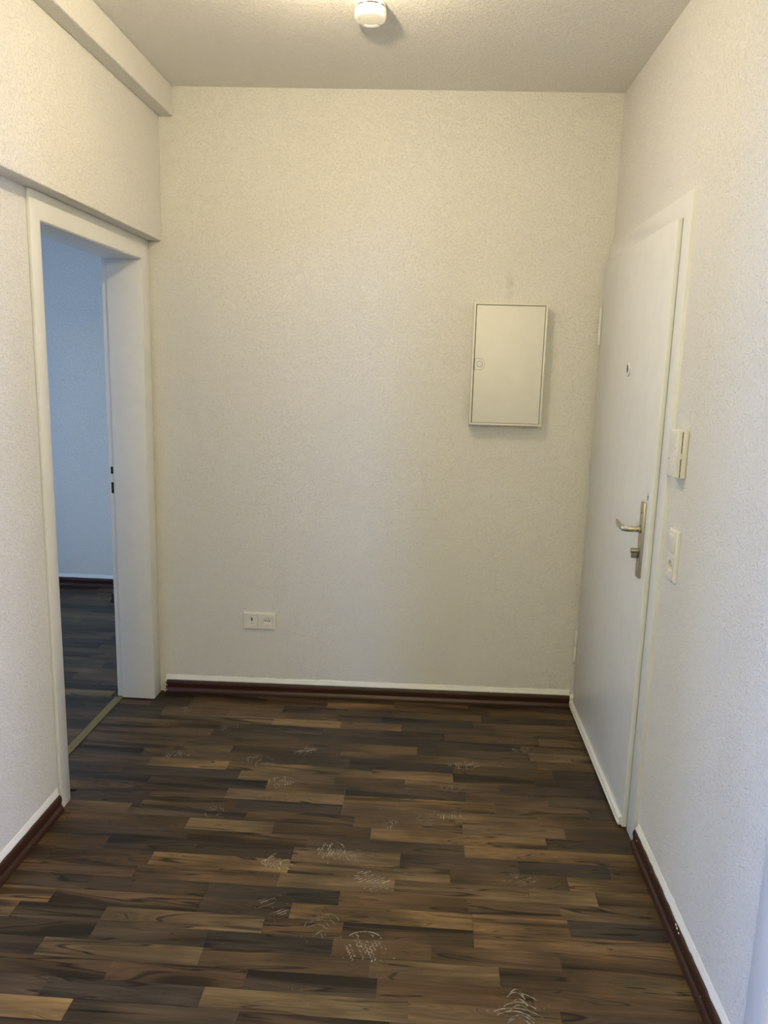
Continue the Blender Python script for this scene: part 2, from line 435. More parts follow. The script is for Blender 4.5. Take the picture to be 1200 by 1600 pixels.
SP = [(-1.701, -.648, .11, .075, .1, 'bar', .8), (-1.205, -.562, .09, .055, .5, 'arc', .9), (-1.38, -.655, .15, .09, 2.7, 'arc', .55), (-1.254, -.811, .11, .075, .2, 'zig', .95),
      (-1.567, -.39, .10, .07, .3, 'bar', .55), (-1.789, -.223, .10, .08, .6, 'arc', .5), (-1.564, -.23, .09, .07, 1.2, 'bar', .4), (-.54, -.599, .15, .06, .05, 'zig', .85),
      (-.301, -.45, .07, .06, .3, 'zig', .6), (-.586, -.773, .12, .065, .1, 'zig', .6), (-.85, -.931, .09, .07, .4, 'bar', .35), (-.615, -.968, .09, .06, .2, 'bar', .9),
      (-.690, -.990, .05, .08, 3.1, 'arc', .5), (-.825, -1.048, .07, .05, .9, 'arc', .6), (-1.161, -1.292, .09, .11, 3.0, 'arc', .9), (-1.01, -1.212, .09, .10, -.25, 'zig', .95),
      (-.915, -1.235, .09, .07, 2.9, 'arc', .55), (-.862, -1.345, .12, .10, -.7, 'bar', .95), (-.984, -1.562, .11, .10, 1.4, 'arc', .45), (-.861, -1.629, .12, .12, .4, 'zig', .9),
      (-.463, -1.815, .13, .13, 1.5, 'arc', .75), (-.388, -1.305, .11, .08, -.8, 'bar', .6), (-1.144, -1.49, .10, .08, -.7, 'bar', .55), (-1.449, -1.014, .06, .09, 0., 'arc', .5),
      (-.768, -1.29, .10, .10, 1.57, 'bar', .3), (-.30, -.80, .20, .10, .1, 'bar', .22), (-1.0, -1.80, .05, .05, .2, 'bar', .4)]
for i, (x, y, L, W, a, k, d) in enumerate(SP): shoe_print(x, y, L, W, a, k, d, 100+i)

# ------------------------------------------------------------------ walls and ceiling
ceil = obj('ceiling', B(XU-0.4, 0.25, -4.9, 0.12, H, H+0.1), 'ceiling')
tag(ceil, 'white woodchip-papered ceiling of the hall', 'ceiling', kind='structure')
bm = bmesh.new()
prism(bm, [(XLB+0.0, yb(XLB)), (0.25, yb(0.25)), (0.25, 0.15), (XLB+0.0, 0.15)], 'z', 0, H)
wb = obj('wall_back', bm, 'wall_back')
tag(wb, 'cream-lit woodchip end wall with fuse box and socket', 'wall', kind='structure')

# right wall with the entrance opening and the opening of the second door near the camera
D1Y0, D1Y1, D1H = -1.040, -0.020, 2.065
D3Y0, D3Y1, D3H = -2.92, -2.03, 2.02
bm = bmesh.new()
box(bm, WR, 0.25, D1Y0, yb(0)-0.0, D1H, H)
box(bm, WR, 0.25, D3Y1, D1Y0, 0, H)
box(bm, WR, 0.25, D3Y0, D3Y1, D3H, H)
box(bm, WR, 0.25, YR, D3Y0, 0, H)
box(bm, WR, 0.25, D1Y1, yb(0)-0.0, 0, D1H)
wr = obj('wall_right', bm, 'wall')
tag(wr, 'white woodchip wall beside the entrance door, bluish daylight on it', 'wall', kind='structure')

# left wall: lower part with the doorway, upper part overhanging it
D2Y0, D2Y1, D2H = -1.025, -0.115, 2.02
bm = bmesh.new()
D4Y0, D4Y1 = -3.40, -2.45
box(bm, XLB, WL, D4Y1, D2Y0, 0, HL+0.02); box(bm, XLB, WL, YR, D4Y0, 0, HL+0.02)
box(bm, XLB, WL, D4Y0, D4Y1, D2H, HL+0.02)
box(bm, XLB, WL, D2Y0, D2Y1, D2H, HL+0.02)
box(bm, XLB, WL, D2Y1, yb(XU)-0.002, 0, HL+0.02)
wl = obj('wall_left', bm, 'wall')
tag(wl, 'white woodchip wall with the open doorway to the side room', 'wall', kind='structure')
bm = bmesh.new(); box(bm, XLB, XU, YR, yb(XU)-0.001, HL, H, 0.004, 2)
obj('upper_wall', bm, 'wall', wl)
tr1 = obj('trim_1', B(XU, XB, YR, yb(XB)-0.001, HB, H, 0.005, 2), 'wall')
tag(tr1, 'boxed white beam under the ceiling along the left wall', 'beam', kind='structure')

# rear end of the hall, behind the camera
tag(obj('wall_rear', B(XLB, 0.25, YR-0.2, YR, 0, H), 'wall'), 'rear end wall of the hall behind the viewpoint', 'wall', kind='structure')

# room on the right, behind the doorway next to the viewpoint
W4 = (-3.75, -2.20, 0.72, 2.18)
bm = bmesh.new()
box(bm, 2.8, 2.9, W4[1], -1.2, 0, H)
box(bm, 2.8, 2.9, -4.0, W4[0], 0, H); box(bm, 2.8, 2.9, W4[0], W4[1], 0, W4[2]); box(bm, 2.8, 2.9, W4[0], W4[1], W4[3], H)
tag(obj('wall_east', bm, 'wall'), 'window wall of the room on the right', 'wall', kind='structure')
tag(obj('wall_east_end', B(0.25, 2.9, -1.2, -1.1, 0, H), 'wall'), 'end wall of the room on the right', 'wall', kind='structure')
tag(obj('wall_east_rear', B(0.25, 2.9, -4.1, -4.0, 0, H), 'wall'), 'rear wall of the room on the right', 'wall', kind='structure')
tag(obj('ceiling.002', B(0.25, 2.9, -4.1, -1.1, H, H+0.1), 'ceiling'), 'ceiling of the room on the right', 'ceiling', kind='structure')

# side room
bm = bmesh.new(); box(bm, -5.5, XLB, FAR, FAR+0.12, 0, H)
wf = obj('wall_far', bm, 'wall')
tag(wf, 'bluish daylit wall of the side room seen through the doorway', 'wall', kind='structure')
obj('pilaster', B(-2.748, XLB-0.001, 1.262, FAR, 0, H), 'wall', wf)
W1 = (-0.25, 1.00, 0.10, 2.20)
W3 = (-4.65, -3.15, 0.10, 2.20)
bm = bmesh.new()
box(bm, -5.5, -5.4, W3[1], W1[0], 0, H); box(bm, -5.5, -5.4, -4.8, W3[0], 0, H); box(bm, -5.5, -5.4, W3[0], W3[1], 0, W3[2]); box(bm, -5.5, -5.4, W3[0], W3[1], W3[3], H); box(bm, -5.5, -5.4, W1[1], FAR, 0, H)
box(bm, -5.5, -5.4, W1[0], W1[1], 0, W1[2]); box(bm, -5.5, -5.4, W1[0], W1[1], W1[3], H)
tag(obj('wall_west', bm, 'wall'), 'window wall of the side room', 'wall', kind='structure')
tag(obj('wall_south', B(-5.5, XLB, -5.0, -4.8, 0, H), 'wall'), 'near wall of the side room, hidden behind the hall wall', 'wall', kind='structure')
tag(obj('wall_side', B(XLB, XLB+0.1, 0.15, FAR, 0, H), 'wall'), 'side-room wall continuing beyond the end of the hall', 'wall', kind='structure')
tag(obj('ceiling.001', B(-5.5, XU-0.4, -5.0, FAR+0.12, H, H+0.1), 'ceiling'), 'ceiling of the side room', 'ceiling', kind='structure')
obj('ceiling_patch', B(XU-0.4, XLB+0.1, 0.12, FAR+0.12, H, H+0.1), 'ceiling', bpy.data.objects['ceiling.001'])

def window(name, plane, a0, a1, z0, z1, depth, label):
    """casement window in a wall at x=const ('x') or y=const ('y')"""
    e = empty(name); tag(e, label, 'window', kind='structure')
    def bx(bm, u0, u1, d0, d1, w0, w1, bev=0.004):
        if plane == 'x': box(bm, d0, d1, u0, u1, w0, w1, bev)
        else: box(bm, u0, u1, d0, d1, w0, w1, bev)
    d0, d1 = depth
    bm = bmesh.new()
    bx(bm, a0, a0+.06, d0, d1, z0, z1); bx(bm, a1-.06, a1, d0, d1, z0, z1)
    bx(bm, a0+.06, a1-.06, d0, d1, z0, z0+.06); bx(bm, a0+.06, a1-.06, d0, d1, z1-.06, z1)
    mid = (a0+a1)/2; bx(bm, mid-.04, mid+.04, d0, d1, z0+.06, z1-.06)
    obj('window_frame', bm, 'trim', e)
    dm = (d0+d1)/2
    for u0, u1 in ((a0+.06, mid-.04), (mid+.04, a1-.06)):
        bm = bmesh.new(); bx(bm, u0, u1, dm-.003, dm+.003, z0+.06, z1-.06, 0); obj('pane', bm, 'glass', e)
window('window_1', 'x', W1[0], W1[1], W1[2], W1[3], (-5.49, -5.43), 'white casement window of the side room')
window('window_3', 'x', W4[0], W4[1], W4[2], W4[3], (2.82, 2.88), 'white window of the room on the right')
window('window_2', 'x', W3[0], W3[1], W3[2], W3[3], (-5.49, -5.43), 'tall white window at the near end of the side room')

# ------------------------------------------------------------------ skirting boards
SK = [(0, 0), (0.0225, 0), (0.0225, 0.012), (0.0195, 0.019), (0.014, 0.024), (0.0135, 0.033), (0.0165, 0.041), (0.0165, 0.050), (0.013, 0.0585), (0.006, 0.062), (0, 0.062)]
CAULK = [(0, 0.061), (0.007, 0.0605), (0.0085, 0.064), (0.0055, 0.069), (0.0028, 0.078), (0.0018, 0.084), (0, 0.086)]
def skirting(name, p0, p1, out, label, caulk=True, parent=None):
    bm = bmesh.new(); sweep(bm, SK, p0, p1, out)
    o = obj(name, bm, 'base', parent, smooth=True, angle=35)
    if parent is None: tag(o, label, 'skirting board', kind='structure')
    if caulk:
        bm = bmesh.new(); n = 40; P0, P1 = Vector(p0), Vector(p1); rr = random.Random(len(name)); prev = None
        for i in range(n+1):
            t = i/n; w = rr.uniform(0.85, 1.25)
            pts = [bm.verts.new(P0.lerp(P1, t) + Vector(out)*(d*w if h > .062 else d) + Vector((0, 0, h if h < .07 else h + rr.uniform(-.0025, .0025)))) for d, h in CAULK]
            if prev:
                for k in range(len(pts)-1): bm.faces.new((prev[k], prev[k+1], pts[k+1], pts[k]))
            prev = pts
        obj('caulk_bead', bm, 'caulk', o, smooth=True)
    return o
nb = Vector((KB, -1, 0)).normalized()
bl = skirting('baseboard_back', (-1.952, yb(-1.952)-.0005, 0), (-0.030, yb(-0.030)-.0005, 0), nb, 'dark mahogany skirting board along the end wall')
bm = bmesh.new()
sweep(bm, [(0, 0.012), (0.024, 0.012), (0.0225, 0.03), (0.018, 0.036), (0.020, 0.055), (0.010, 0.066), (0, 0.066)], (-0.0295, yb(-0.0295)-.0005, 0), (-0.002, yb(-.002)-.0005, 0), nb)
tag(obj('painted_end', bm, 'caulk', bl), 'white painted end of the skirting board')
bm = bmesh.new(); rr = random.Random(5)
for k in range(26):
    z = rr.uniform(0.004, 0.066); s = rr.uniform(0.0012, 0.0038)
    d = rr.uniform(0.012, 0.024)
    mtx = Matrix.Translation(Vector((-1.952 + rr.uniform(-0.003, 0.006), yb(-1.952), z)) + nb*d) @ Matrix.Rotation(rr.uniform(0, 3), 4, 'X') @ Matrix.Diagonal((s, s*1.3, s*0.8, 1))
    bmesh.ops.create_icosphere(bm, subdivisions=1, radius=1, matrix=mtx)
tag(obj('paint_smear', bm, 'caulk', bl), 'crumbly white paint smear on the board end')
skirting('baseboard_left', (WL+.0005, -1.0775, 0), (WL+.0005, -2.39, 0), (1, 0, 0), 'dark mahogany skirting board along the left wall')
br_ = skirting('baseboard_right', (WR-.0005, -1.0805, 0), (WR-.0005, -1.965, 0), (-1, 0, 0), 'dark mahogany skirting board beside the entrance door')
skirting('baseboard_far', (-2.773, FAR-.0005, 0), (-5.38, FAR-.0005, 0), (0, -1, 0), 'dark skirting board of the side room below its bluish wall')
pb = skirting('baseboard_pilaster', (-2.7485, 1.2625, 0), (-2.7485, FAR-.03, 0), (-1, 0, 0), 'skirting board end peeping out behind the doorway jamb')
# paint drips and nail heads on the right skirting board
bm = bmesh.new(); rr = random.Random(9)
for y, z, s in ((-1.13, .050, .004), (-1.55, .063, .005), (-1.565, .060, .004), (-1.54, .066, .005), (-1.75, .03, .002), (-1.30, .058, .002)):
    bmesh.ops.create_icosphere(bm, subdivisions=2, radius=1, matrix=Matrix.Translation((WR-.0165, y, z)) @ Matrix.Diagonal((s*.35, s*.9, s*.6, 1)))
tag(obj('paint_drip', bm, 'caulk', br_, smooth=True), 'white paint drips')

# ------------------------------------------------------------------ entrance door (door_1)
d1 = empty('door_1', (0, -0.5, 0))
tag(d1, 'white flush entrance door with peephole and nickel lever handle', 'door', kind='structure')
def child(name, bm, mat, parent, **kw):
    o = obj(name, bm, mat, None, **kw)
    o.parent = parent
    o.matrix_parent_inverse = Matrix.Translation(-Vector(world_loc(parent)))
    return o
def world_loc(o):
    v = Vector(o.location)
    return v
LEAFX = -0.017
YN, YF_, HD, HF = -0.988, -0.030, 2.025, 2.096
bm = u_frame(0.0, 0.10, -1.0664, YN-.0012, YF_+.0012, -.0065, HD+.0012, HF)
child('door_frame', bm, 'trim', d1, smooth=True, angle=40)
bm = bmesh.new(); box(bm, 0.0025, 0.055, YN-0.0012, YF_+0.0012, 0.004, HD+0.0012)
child('rebate_shadow_gap', bm, 'gap', d1)
bm = bmesh.new(); box(bm, LEAFX, 0.002, YN, YF_, 0.008, HD, 0.004, 3)
leaf = child('leaf', bm, 'lacquer', d1, smooth=True, angle=40)
def sub(name, bm, mat, **kw):
    o = obj(name, bm, mat, None, **kw); o.parent = leaf; o.matrix_parent_inverse = leaf.matrix_parent_inverse @ Matrix(); 
    o.matrix_parent_inverse = Matrix(); return o
# bottom weather seal: two ridges
bm = bmesh.new()
prism(bm, [(LEAFX+.0003, .010), (LEAFX-.010, .010), (LEAFX-.0125, .013), (LEAFX-.0125, .018), (LEAFX-.006, .021), (LEAFX-.006, .026), (LEAFX-.0105, .029), (LEAFX-.0105, .034), (LEAFX-.004, .040), (LEAFX+.0003, .041)], 'y', YN+.012, YF_-.004)
sub('bottom_seal', bm, 'trim')
# long nickel plate with lever and lock cylinder
PY = -0.9245
bm = bmesh.new(); box(bm, LEAFX-.0095, LEAFX+.0003, PY-.019, PY+.019, .893, 1.148, .0022, 2)
plate = sub('handle_plate', bm, 'metal', smooth=True, angle=40)
bm = bmesh.new()
for z in (1.112, .952):
    capped(bm, [(.0028, 0), (.0028, .0006)], axis_m((LEAFX-.0096, PY+.002, z), (-1, 0, 0)), 12)
sub('screw', bm, 'black')
def lever_mesh():
    bm = bmesh.new()
    xf = LEAFX-.0095; z = 1.056
    secs = [((xf+.001, PY, z), .0095, .0095, (-1, 0, 0)), ((xf-.020, PY, z), .0090, .0090, (-1, 0, 0)), ((xf-.040, PY+.001, z), .0085, .0092, (-1, 0, 0)),
            ((xf-.052, PY+.010, z), .0080, .0098, (-.75, .66, 0)), ((xf-.056, PY+.030, z+.001), .0062, .0105, (0, 1, 0)), ((xf-.054, PY+.075, z+.002), .0052, .0108, (0, 1, 0)),
            ((xf-.050, PY+.115, z+.002), .0045, .0105, (0, 1, 0)), ((xf-.048, PY+.124, z+.002), .0035, .0085, (0, 1, 0))]
    rings = []
    for c, a, bz, t in secs:
        t = Vector(t).normalized(); n = Vector((0, 0, 1)).cross(t)
        rings.append([bm.verts.new(Vector(c) + n*a*math.copysign(abs(math.cos(q))**.75, math.cos(q)) + Vector((0, 0, 1))*bz*math.copysign(abs(math.sin(q))**.75, math.sin(q)))
                      for q in [2*math.pi*k/20 for k in range(20)]])
    for a, c in zip(rings, rings[1:]):
        for i in range(20): bm.faces.new((a[i], a[(i+1) % 20], c[(i+1) % 20], c[i]))
    bm.faces.new(rings[0][::-1]); bm.faces.new(rings[-1])
    return bm
sub('lever', lever_mesh(), 'metal', smooth=True, angle=50)
bm = bmesh.new(); capped(bm, [(.0135, 0), (.0135, .0025), (.011, .0032)], axis_m((LEAFX-.0094, PY, 1.056), (-1, 0, 0)), 28)
sub('lever_collar', bm, 'darkmetal', smooth=True, angle=40)
bm = bmesh.new(); capped(bm, [(.0026, 0), (.0026, .0008)], axis_m((LEAFX-.020, PY-.0092, 1.054), (0, -1, 0)), 10)
sub('grub_screw', bm, 'black')
bm = bmesh.new()
capped(bm, [(.0085, 0), (.0085, .024), (.0078, .025)], axis_m((LEAFX-.0094, PY, .983), (-1, 0, 0)), 24)
box(bm, LEAFX-.032, LEAFX-.0094, PY-.005, PY+.005, .958, .983, .0025)
sub('lock_cylinder', bm, 'darkmetal', smooth=True, angle=40)
# peephole
PH = axis_m((LEAFX+.0002, -.5546, 1.578), (-1, 0, 0))
bm = bmesh.new(); lathe(bm, [(0, 0), (.0265, 0), (.0265, .004), (.0245, .0062), (.0175, .0062), (.0160, .0050), (.0160, .0010), (0, .0010)], PH, 36)
pe = sub('peephole', bm, 'trim', smooth=True, angle=40)
bm = bmesh.new(); capped(bm, [(.0158, .0012), (.0150, .0030), (.009, .0048)], PH, 28)
sub('peephole_lens', bm, 'lens', smooth=True)
# old keyhole above the plate
bm = bmesh.new()
for k in range(1):
    pts = [(-.9500 + .0085*math.cos(q), 1.175 + .0175*math.sin(q)) for q in [2*math.pi*i/28 for i in range(28)]]
    prism(bm, pts, 'x', LEAFX-.0018, LEAFX+.0002)
sub('keyhole_cover', bm, 'trim', smooth=True, angle=40)
bm = bmesh.new()
for z, r in ((1.170, .0050), (1.1615, .0034), (1.180, .0026)): capped(bm, [(r, 0), (r, .0004)], axis_m((LEAFX-.0018, -.950, z), (-1, 0, 0)), 12)
sub('keyhole', bm, 'black')
# hinges on the far edge
for z0, z1 in ((1.680, 1.836), (.230, .390)):
    bm = bmesh.new(); zm = (z0+z1)/2
    for a, c in ((z0, zm-.001), (zm+.001, z1)):
        capped(bm, [(.0055, a), (.0075, a+.003), (.0075, c-.003), (.0055, c)], Matrix.Translation((LEAFX-.004, YF_+.0085, 0)), 20)
    child('hinge', bm, 'trim', d1, smooth=True, angle=40)

# ------------------------------------------------------------------ doorway to the side room (door_2)
d2 = empty('door_2', (XL, -0.57, 0))
tag(d2, 'white lacquered frame of the open doorway on the left', 'door frame', kind='structure')
YA, YAI, YBI, YBO, HI = -1.066, -1.004, -0.1405, -0.0567, 1.985
XREB, XEND = -2.131, -2.158
bm = u_frame(WL+.0003, XL, YA, YAI, YBI, YBO, HI, HL-.0005)
child('casing', bm, 'trim', d2, smooth=True, angle=40)
bm = bmesh.new()                                  # lining with its rebate
box(bm, XREB, XL-.004, YAI-.020, YAI+.003, 0.001, HI+.02, .002); box(bm, XREB, XL-.004, YBI-.003, YBI+.020, 0.001, HI+.02, .002)
box(bm, XREB, XL-.004, YAI+.003, YBI-.003, HI-.003, HI+.02, .002)
child('jamb', bm, 'trim', d2, smooth=True, angle=40)
bm = bmesh.new()
box(bm, XEND, XREB, YAI-.020, YAI-.010, 0.001, HI+.02, .001); box(bm, XEND, XREB, YBI+.0105, YBI+.020, 0.001, HI+.02, .001)
box(bm, XEND, XREB, YAI-.010, YBI+.0105, HI+.010, HI+.02, .001)
child('rebate', bm, 'trim', d2, smooth=True, angle=40)
bm = bmesh.new(); box(bm, -2.1345, -2.1313, YBI+.0070, YBI+.0104, .002, HI)
child('rebate_seal', bm, 'grey', d2)
bm = bmesh.new()
for z0, z1 in ((1.060, 1.092), (.972, 1.022)):
    box(bm, -2.150, -2.139, YBI+.0095, YBI+.0106, z0, z1, .0006, 1)
tag(child('strike_slot', bm, 'black', d2), 'dark latch slots in the strike plate')
# threshold strip of ridged olive metal
th = obj('trim_2', bmesh.new(), 'brass'); bpy.data.meshes.remove(th.data)
bm = bmesh.new()
prof = [(THX0, 0.0002), (THX1, 0.0002), (THX1+.001, .0015)]
for k in range(9):
    x = THX1 - (THX1-THX0)*(k+.5)/9; prof.append((x, .0042 if k % 2 == 0 else .0026))
prof.append((THX0-.001, .0015))
prism(bm, prof, 'y', YAI+.004, YBI-.004)
th = obj('trim_2', bm, 'brass')
tag(th, 'ridged olive metal threshold strip across the left doorway', 'threshold strip', kind='structure')

# ------------------------------------------------------------------ second door on the right, mostly outside the frame (door_3)
d3 = empty('door_3', (0, -2.5, 0))
tag(d3, 'white door casing at the lower right edge of the photo', 'door frame', kind='structure')
bm = bmesh.new()
box(bm, 0.0, WR-.0003, -2.050, -1.968, 0.001, 2.07, .002); box(bm, 0.0, WR-.0003, -2.982, -2.90, 0.001, 2.07, .002)
box(bm, 0.0, WR-.0003, -2.90, -2.050, 1.985, 2.07, .002)
child('casing', bm, 'trim', d3, smooth=True, angle=40)
bm = bmesh.new()
box(bm, .004, .252, -2.052, -2.031, 0.001, 2.005, .002); box(bm, .004, .252, -2.919, -2.898, 0.001, 2.005, .002); box(bm, .004, .252, -2.898, -2.052, 1.983, 2.005, .002)
child('jamb', bm, 'trim', d3, smooth=True, angle=40)

d4 = empty('door_4', (XL, -2.9, 0))
tag(d4, 'white frame of a second open doorway behind the viewpoint on the left', 'door frame', kind='structure')
bm = bmesh.new()
for a, c in ((-2.471, -2.392), (-3.458, -3.379)): box(bm, WL+.0003, XL, a, c, 0.001, HL-.0005, .002); 
box(bm, WL+.0003, XL, -3.379, -2.471, 1.985, HL-.0005, .002)
child('casing', bm, 'trim', d4, smooth=True, angle=40)
bm = bmesh.new()
box(bm, XEND, XL-.004, -2.471, -2.452, 0.001, 2.005, .002); box(bm, XEND, XL-.004, -3.398, -3.379, 0.001, 2.005, .002); box(bm, XEND, XL-.004, -3.379, -2.471, 1.987, 2.005, .002)
child('jamb', bm, 'trim', d4, smooth=True, angle=40)

# ------------------------------------------------------------------ fuse box
BX0, BX1, BZ0, BZ1, BD = -0.5655, -0.2530, 1.325, 1.843, 0.060
fb = empty('fuse_box', (-0.41, yb(-.41), BZ0)); fb.rotation_euler = (0, 0, math.atan(KB))
tag(fb, 'cream metal fuse box hung high on the end wall', 'fuse box')
hw, hh = (BX1-BX0)/2, BZ1-BZ0
bm = bmesh.new()
t = .0085
box(bm, -hw, -hw+t, -BD, -.0004, 0, hh, .0012); box(bm, hw-t, hw, -BD, -.0004, 0, hh, .0012)
box(bm, -hw+t, hw-t, -BD, -.0004, hh-t, hh, .0012); box(bm, -hw+t, hw-t, -BD, -.0004, 0, t, .0012)
obj('housing', bm, 'enamel', fb, smooth=True, angle=40)
obj('inner_back', B(-hw+t, hw-t, -.05, -.0006, t, hh-t), 'gap', fb)
bm = bmesh.new(); box(bm, -hw+t+.0030, hw-t-.0026, -BD-.0018, -.052, t+.0016, hh-t-.0028, .0016)
bd = obj('box_door', bm, 'enamel', fb, smooth=True, angle=40)
bm = bmesh.new()
zl = .260; xl = -hw+t+.004
pts = [(xl, zl-.0235), (xl+.022, zl-.0235)] + [(xl+.022+.0235*math.sin(a)*.9, zl-.0235*math.cos(a)) for a in [math.pi*k/12 for k in range(1, 12)]] + [(xl+.022, zl+.0235), (xl, zl+.0235)]
prism(bm, pts, 'y', -BD-.0032, -BD-.0016)
lt = obj('latch', bm, 'enamel', bd, smooth=True, angle=40)
cxm = sum(a for a, _ in pts)/len(pts)
bm = bmesh.new(); prism(bm, [(cxm+(a-cxm)*1.045, zl+(c-zl)*1.045) for a, c in pts], 'y', -BD-.0021, -BD-.0016)
obj('latch_seam', bm, 'gap', bd)
bm = bmesh.new(); lathe(bm, [(.0121, 0), (.0121, .0006), (.0132, .0006), (.0132, 0)], axis_m((xl+.021, -BD-.0031, zl), (0, -1, 0)), 36)
obj('latch_ring', bm, 'gap', bd)
bm = bmesh.new(); capped(bm, [(.0120, 0), (.0120, .0010), (.0112, .0016)], axis_m((xl+.021, -BD-.0031, zl), (0, -1, 0)), 36)
obj('latch_knob', bm, 'enamel', bd, smooth=True, angle=40)

# ------------------------------------------------------------------ wall sockets and switches: built flat in local x (right) / z (up), front at -y
def schuko(parent, cx, cz, s, d, rot=0.0):
    """earthed socket: square plate with a round recessed well and two pin holes"""
    bm = bmesh.new(); R, n, dp = .0205, 40, .0098
    f = d+.0016
    hs = s/2
    ring = []; sq = []
    for i in range(n):
        a = 2*math.pi*i/n; c, q = math.cos(a), math.sin(a); k = hs/max(abs(c), abs(q))
        ring.append(bm.verts.new((cx+R*c, -f, cz+R*q))); sq.append(bm.verts.new((cx+k*c, -f, cz+k*q)))
    deep = [bm.verts.new((cx+R*.94*math.cos(2*math.pi*i/n), -f+dp, cz+R*.94*math.sin(2*math.pi*i/n))) for i in range(n)]
    back = [bm.verts.new((v.co.x, -d+.002, v.co.z)) for v in sq]
    for i in range(n):
        j = (i+1) % n
        bm.faces.new((sq[i], sq[j], ring[j], ring[i])); bm.faces.new((ring[i], ring[j], deep[j], deep[i])); bm.faces.new((back[i], back[j], sq[j], sq[i]))
    bm.faces.new(deep)
    o = obj('socket_well', bm, 'plastic', parent, smooth=True, angle=30)
    bm = bmesh.new()
    for sx in (-.0095, 0, .0095):
        r = .0029 if sx else .0018
        capped(bm, [(r, 0), (r, .0006)], axis_m((cx+sx*math.cos(rot), -f+dp-.0004, cz+sx*math.sin(rot)), (0, -1, 0)), 14)
    obj('pin_hole', bm, 'black', o)
    for sg in (-1, 1):
        bm = bmesh.new(); box(bm, cx-.003, cx+.003, -f+.002, -f+dp, cz+sg*.0185-.0012, cz+sg*.0185+.0012)
        obj('earth_clip', bm, 'metal', o)
    return o
def cut_frame(parent, w, h, cells, d, s):
    """plate with real square openings so that the socket wells are open"""
    bm = bmesh.new(); b = .0055; g = .0010
    xs = sorted({-w/2+b, w/2-b} | {c[0]+k*(s/2+g) for c in cells for k in (-1, 1)}); zs = sorted({-h/2+b, h/2-b} | {c[1]+k*(s/2+g) for c in cells for k in (-1, 1)})
    cache = {}
    def V(x, y, z):
        k = (round(x, 6), round(y, 6), round(z, 6))
        if k not in cache: cache[k] = bm.verts.new((x, y, z))
        return cache[k]
    for x0, x1 in zip(xs, xs[1:]):
        for z0, z1 in zip(zs, zs[1:]):
            mx, mz = (x0+x1)/2, (z0+z1)/2
            if any(abs(mx-c[0]) < s/2 and abs(mz-c[1]) < s/2 for c in cells): continue
            bm.faces.new((V(x0, -d, z0), V(x1, -d, z0), V(x1, -d, z1), V(x0, -d, z1)))
    for cx, cz in cells:
        q = s/2+g; c4 = [(cx-q, cz-q), (cx+q, cz-q), (cx+q, cz+q), (cx-q, cz+q)]
        for i in range(4):
            (xa, za), (xb, zb) = c4[i], c4[(i+1) % 4]
            bm.faces.new((V(xa, -d, za), V(xb, -d, zb), V(xb, -.0004, zb), V(xa, -.0004, za)))
    r0 = [(-w/2, -h/2), (w/2, -h/2), (w/2, h/2), (-w/2, h/2)]
    lv = []
    for y, ins in ((-.0004, 0), (-d+.0035, 0), (-d+.0012, .002)):
        lv.append([bm.verts.new((x-math.copysign(ins, x), y, z-math.copysign(ins, z))) for x, z in r0])
    for a, c in zip(lv, lv[1:]):
        for i in range(4): bm.faces.new((a[i], a[(i+1) % 4], c[(i+1) % 4], c[i]))
    X0, X1, Z0, Z1 = -w/2+b, w/2-b, -h/2+b, h/2-b
    edge = [[(x, Z0) for x in xs], [(X1, z) for z in zs], [(x, Z1) for x in xs[::-1]], [(X0, z) for z in zs[::-1]]]
    top = lv[-1]
    for i in range(4):
        e = [V(x, -d, z) for x, z in edge[i]]
        bm.faces.new([top[i], top[(i+1) % 4]] + e[::-1])
    o = obj('frame', bm, 'plastic', parent)
    for cx, cz in cells:                       # shadow joint between frame and insert
        bm = bmesh.new(); q0, q1 = s/2, s/2+g; y0, y1 = -d+.0012, -.0006
        for a in ((cx-q1, cx-q0, cz-q1, cz+q1), (cx+q0, cx+q1, cz-q1, cz+q1), (cx-q0, cx+q0, cz-q1, cz-q0), (cx-q0, cx+q0, cz+q0, cz+q1)):
            box(bm, a[0], a[1], y0, y1, a[2], a[3])
        obj('joint', bm, 'gap', o)
    return o

# double outlet on the end wall: data/telephone outlet and earthed socket
do = empty('double_outlet', (-1.5005, yb(-1.5005), 0.371)); do.rotation_euler = (0, math.radians(0.9), math.atan(KB))
tag(do, 'white double wall outlet with telephone jack and earthed socket near the skirting', 'wall outlet')
cells = [(-.0358, 0), (.0358, 0)]
cut_frame(do, .1535, .082, cells, .0095, .0555)
bm = bmesh.new(); cx = -.0358; f = .0111
# telephone insert with a recessed window
xs0, xs1, zs0, zs1 = cx-.0277, cx+.0277, -.0277, .0277
wx0, wx1, wz0, wz1 = cx-.0155, cx+.0155, -.006, .0165
for a in ((xs0, wx0, zs0, zs1), (wx1, xs1, zs0, zs1), (wx0, wx1, zs0, wz0), (wx0, wx1, wz1, zs1)): box(bm, a[0], a[1], -f, -.0006, a[2], a[3])
box(bm, wx0, wx1, -f+.003, -.0006, wz0, wz1)
ti = obj('telephone_insert', bm, 'plastic', do)
bm = bmesh.new(); box(bm, cx-.0026, cx+.0026, -f+.0022, -f+.0035, -.001, .0155); capped(bm, [(.0024, 0), (.0024, .0005)], axis_m((cx, -f+.0001, -.0115), (0, -1, 0)), 12)
obj('jack_slot', bm, 'black', ti)
schuko(do, .0358, 0, .0555, .0095)

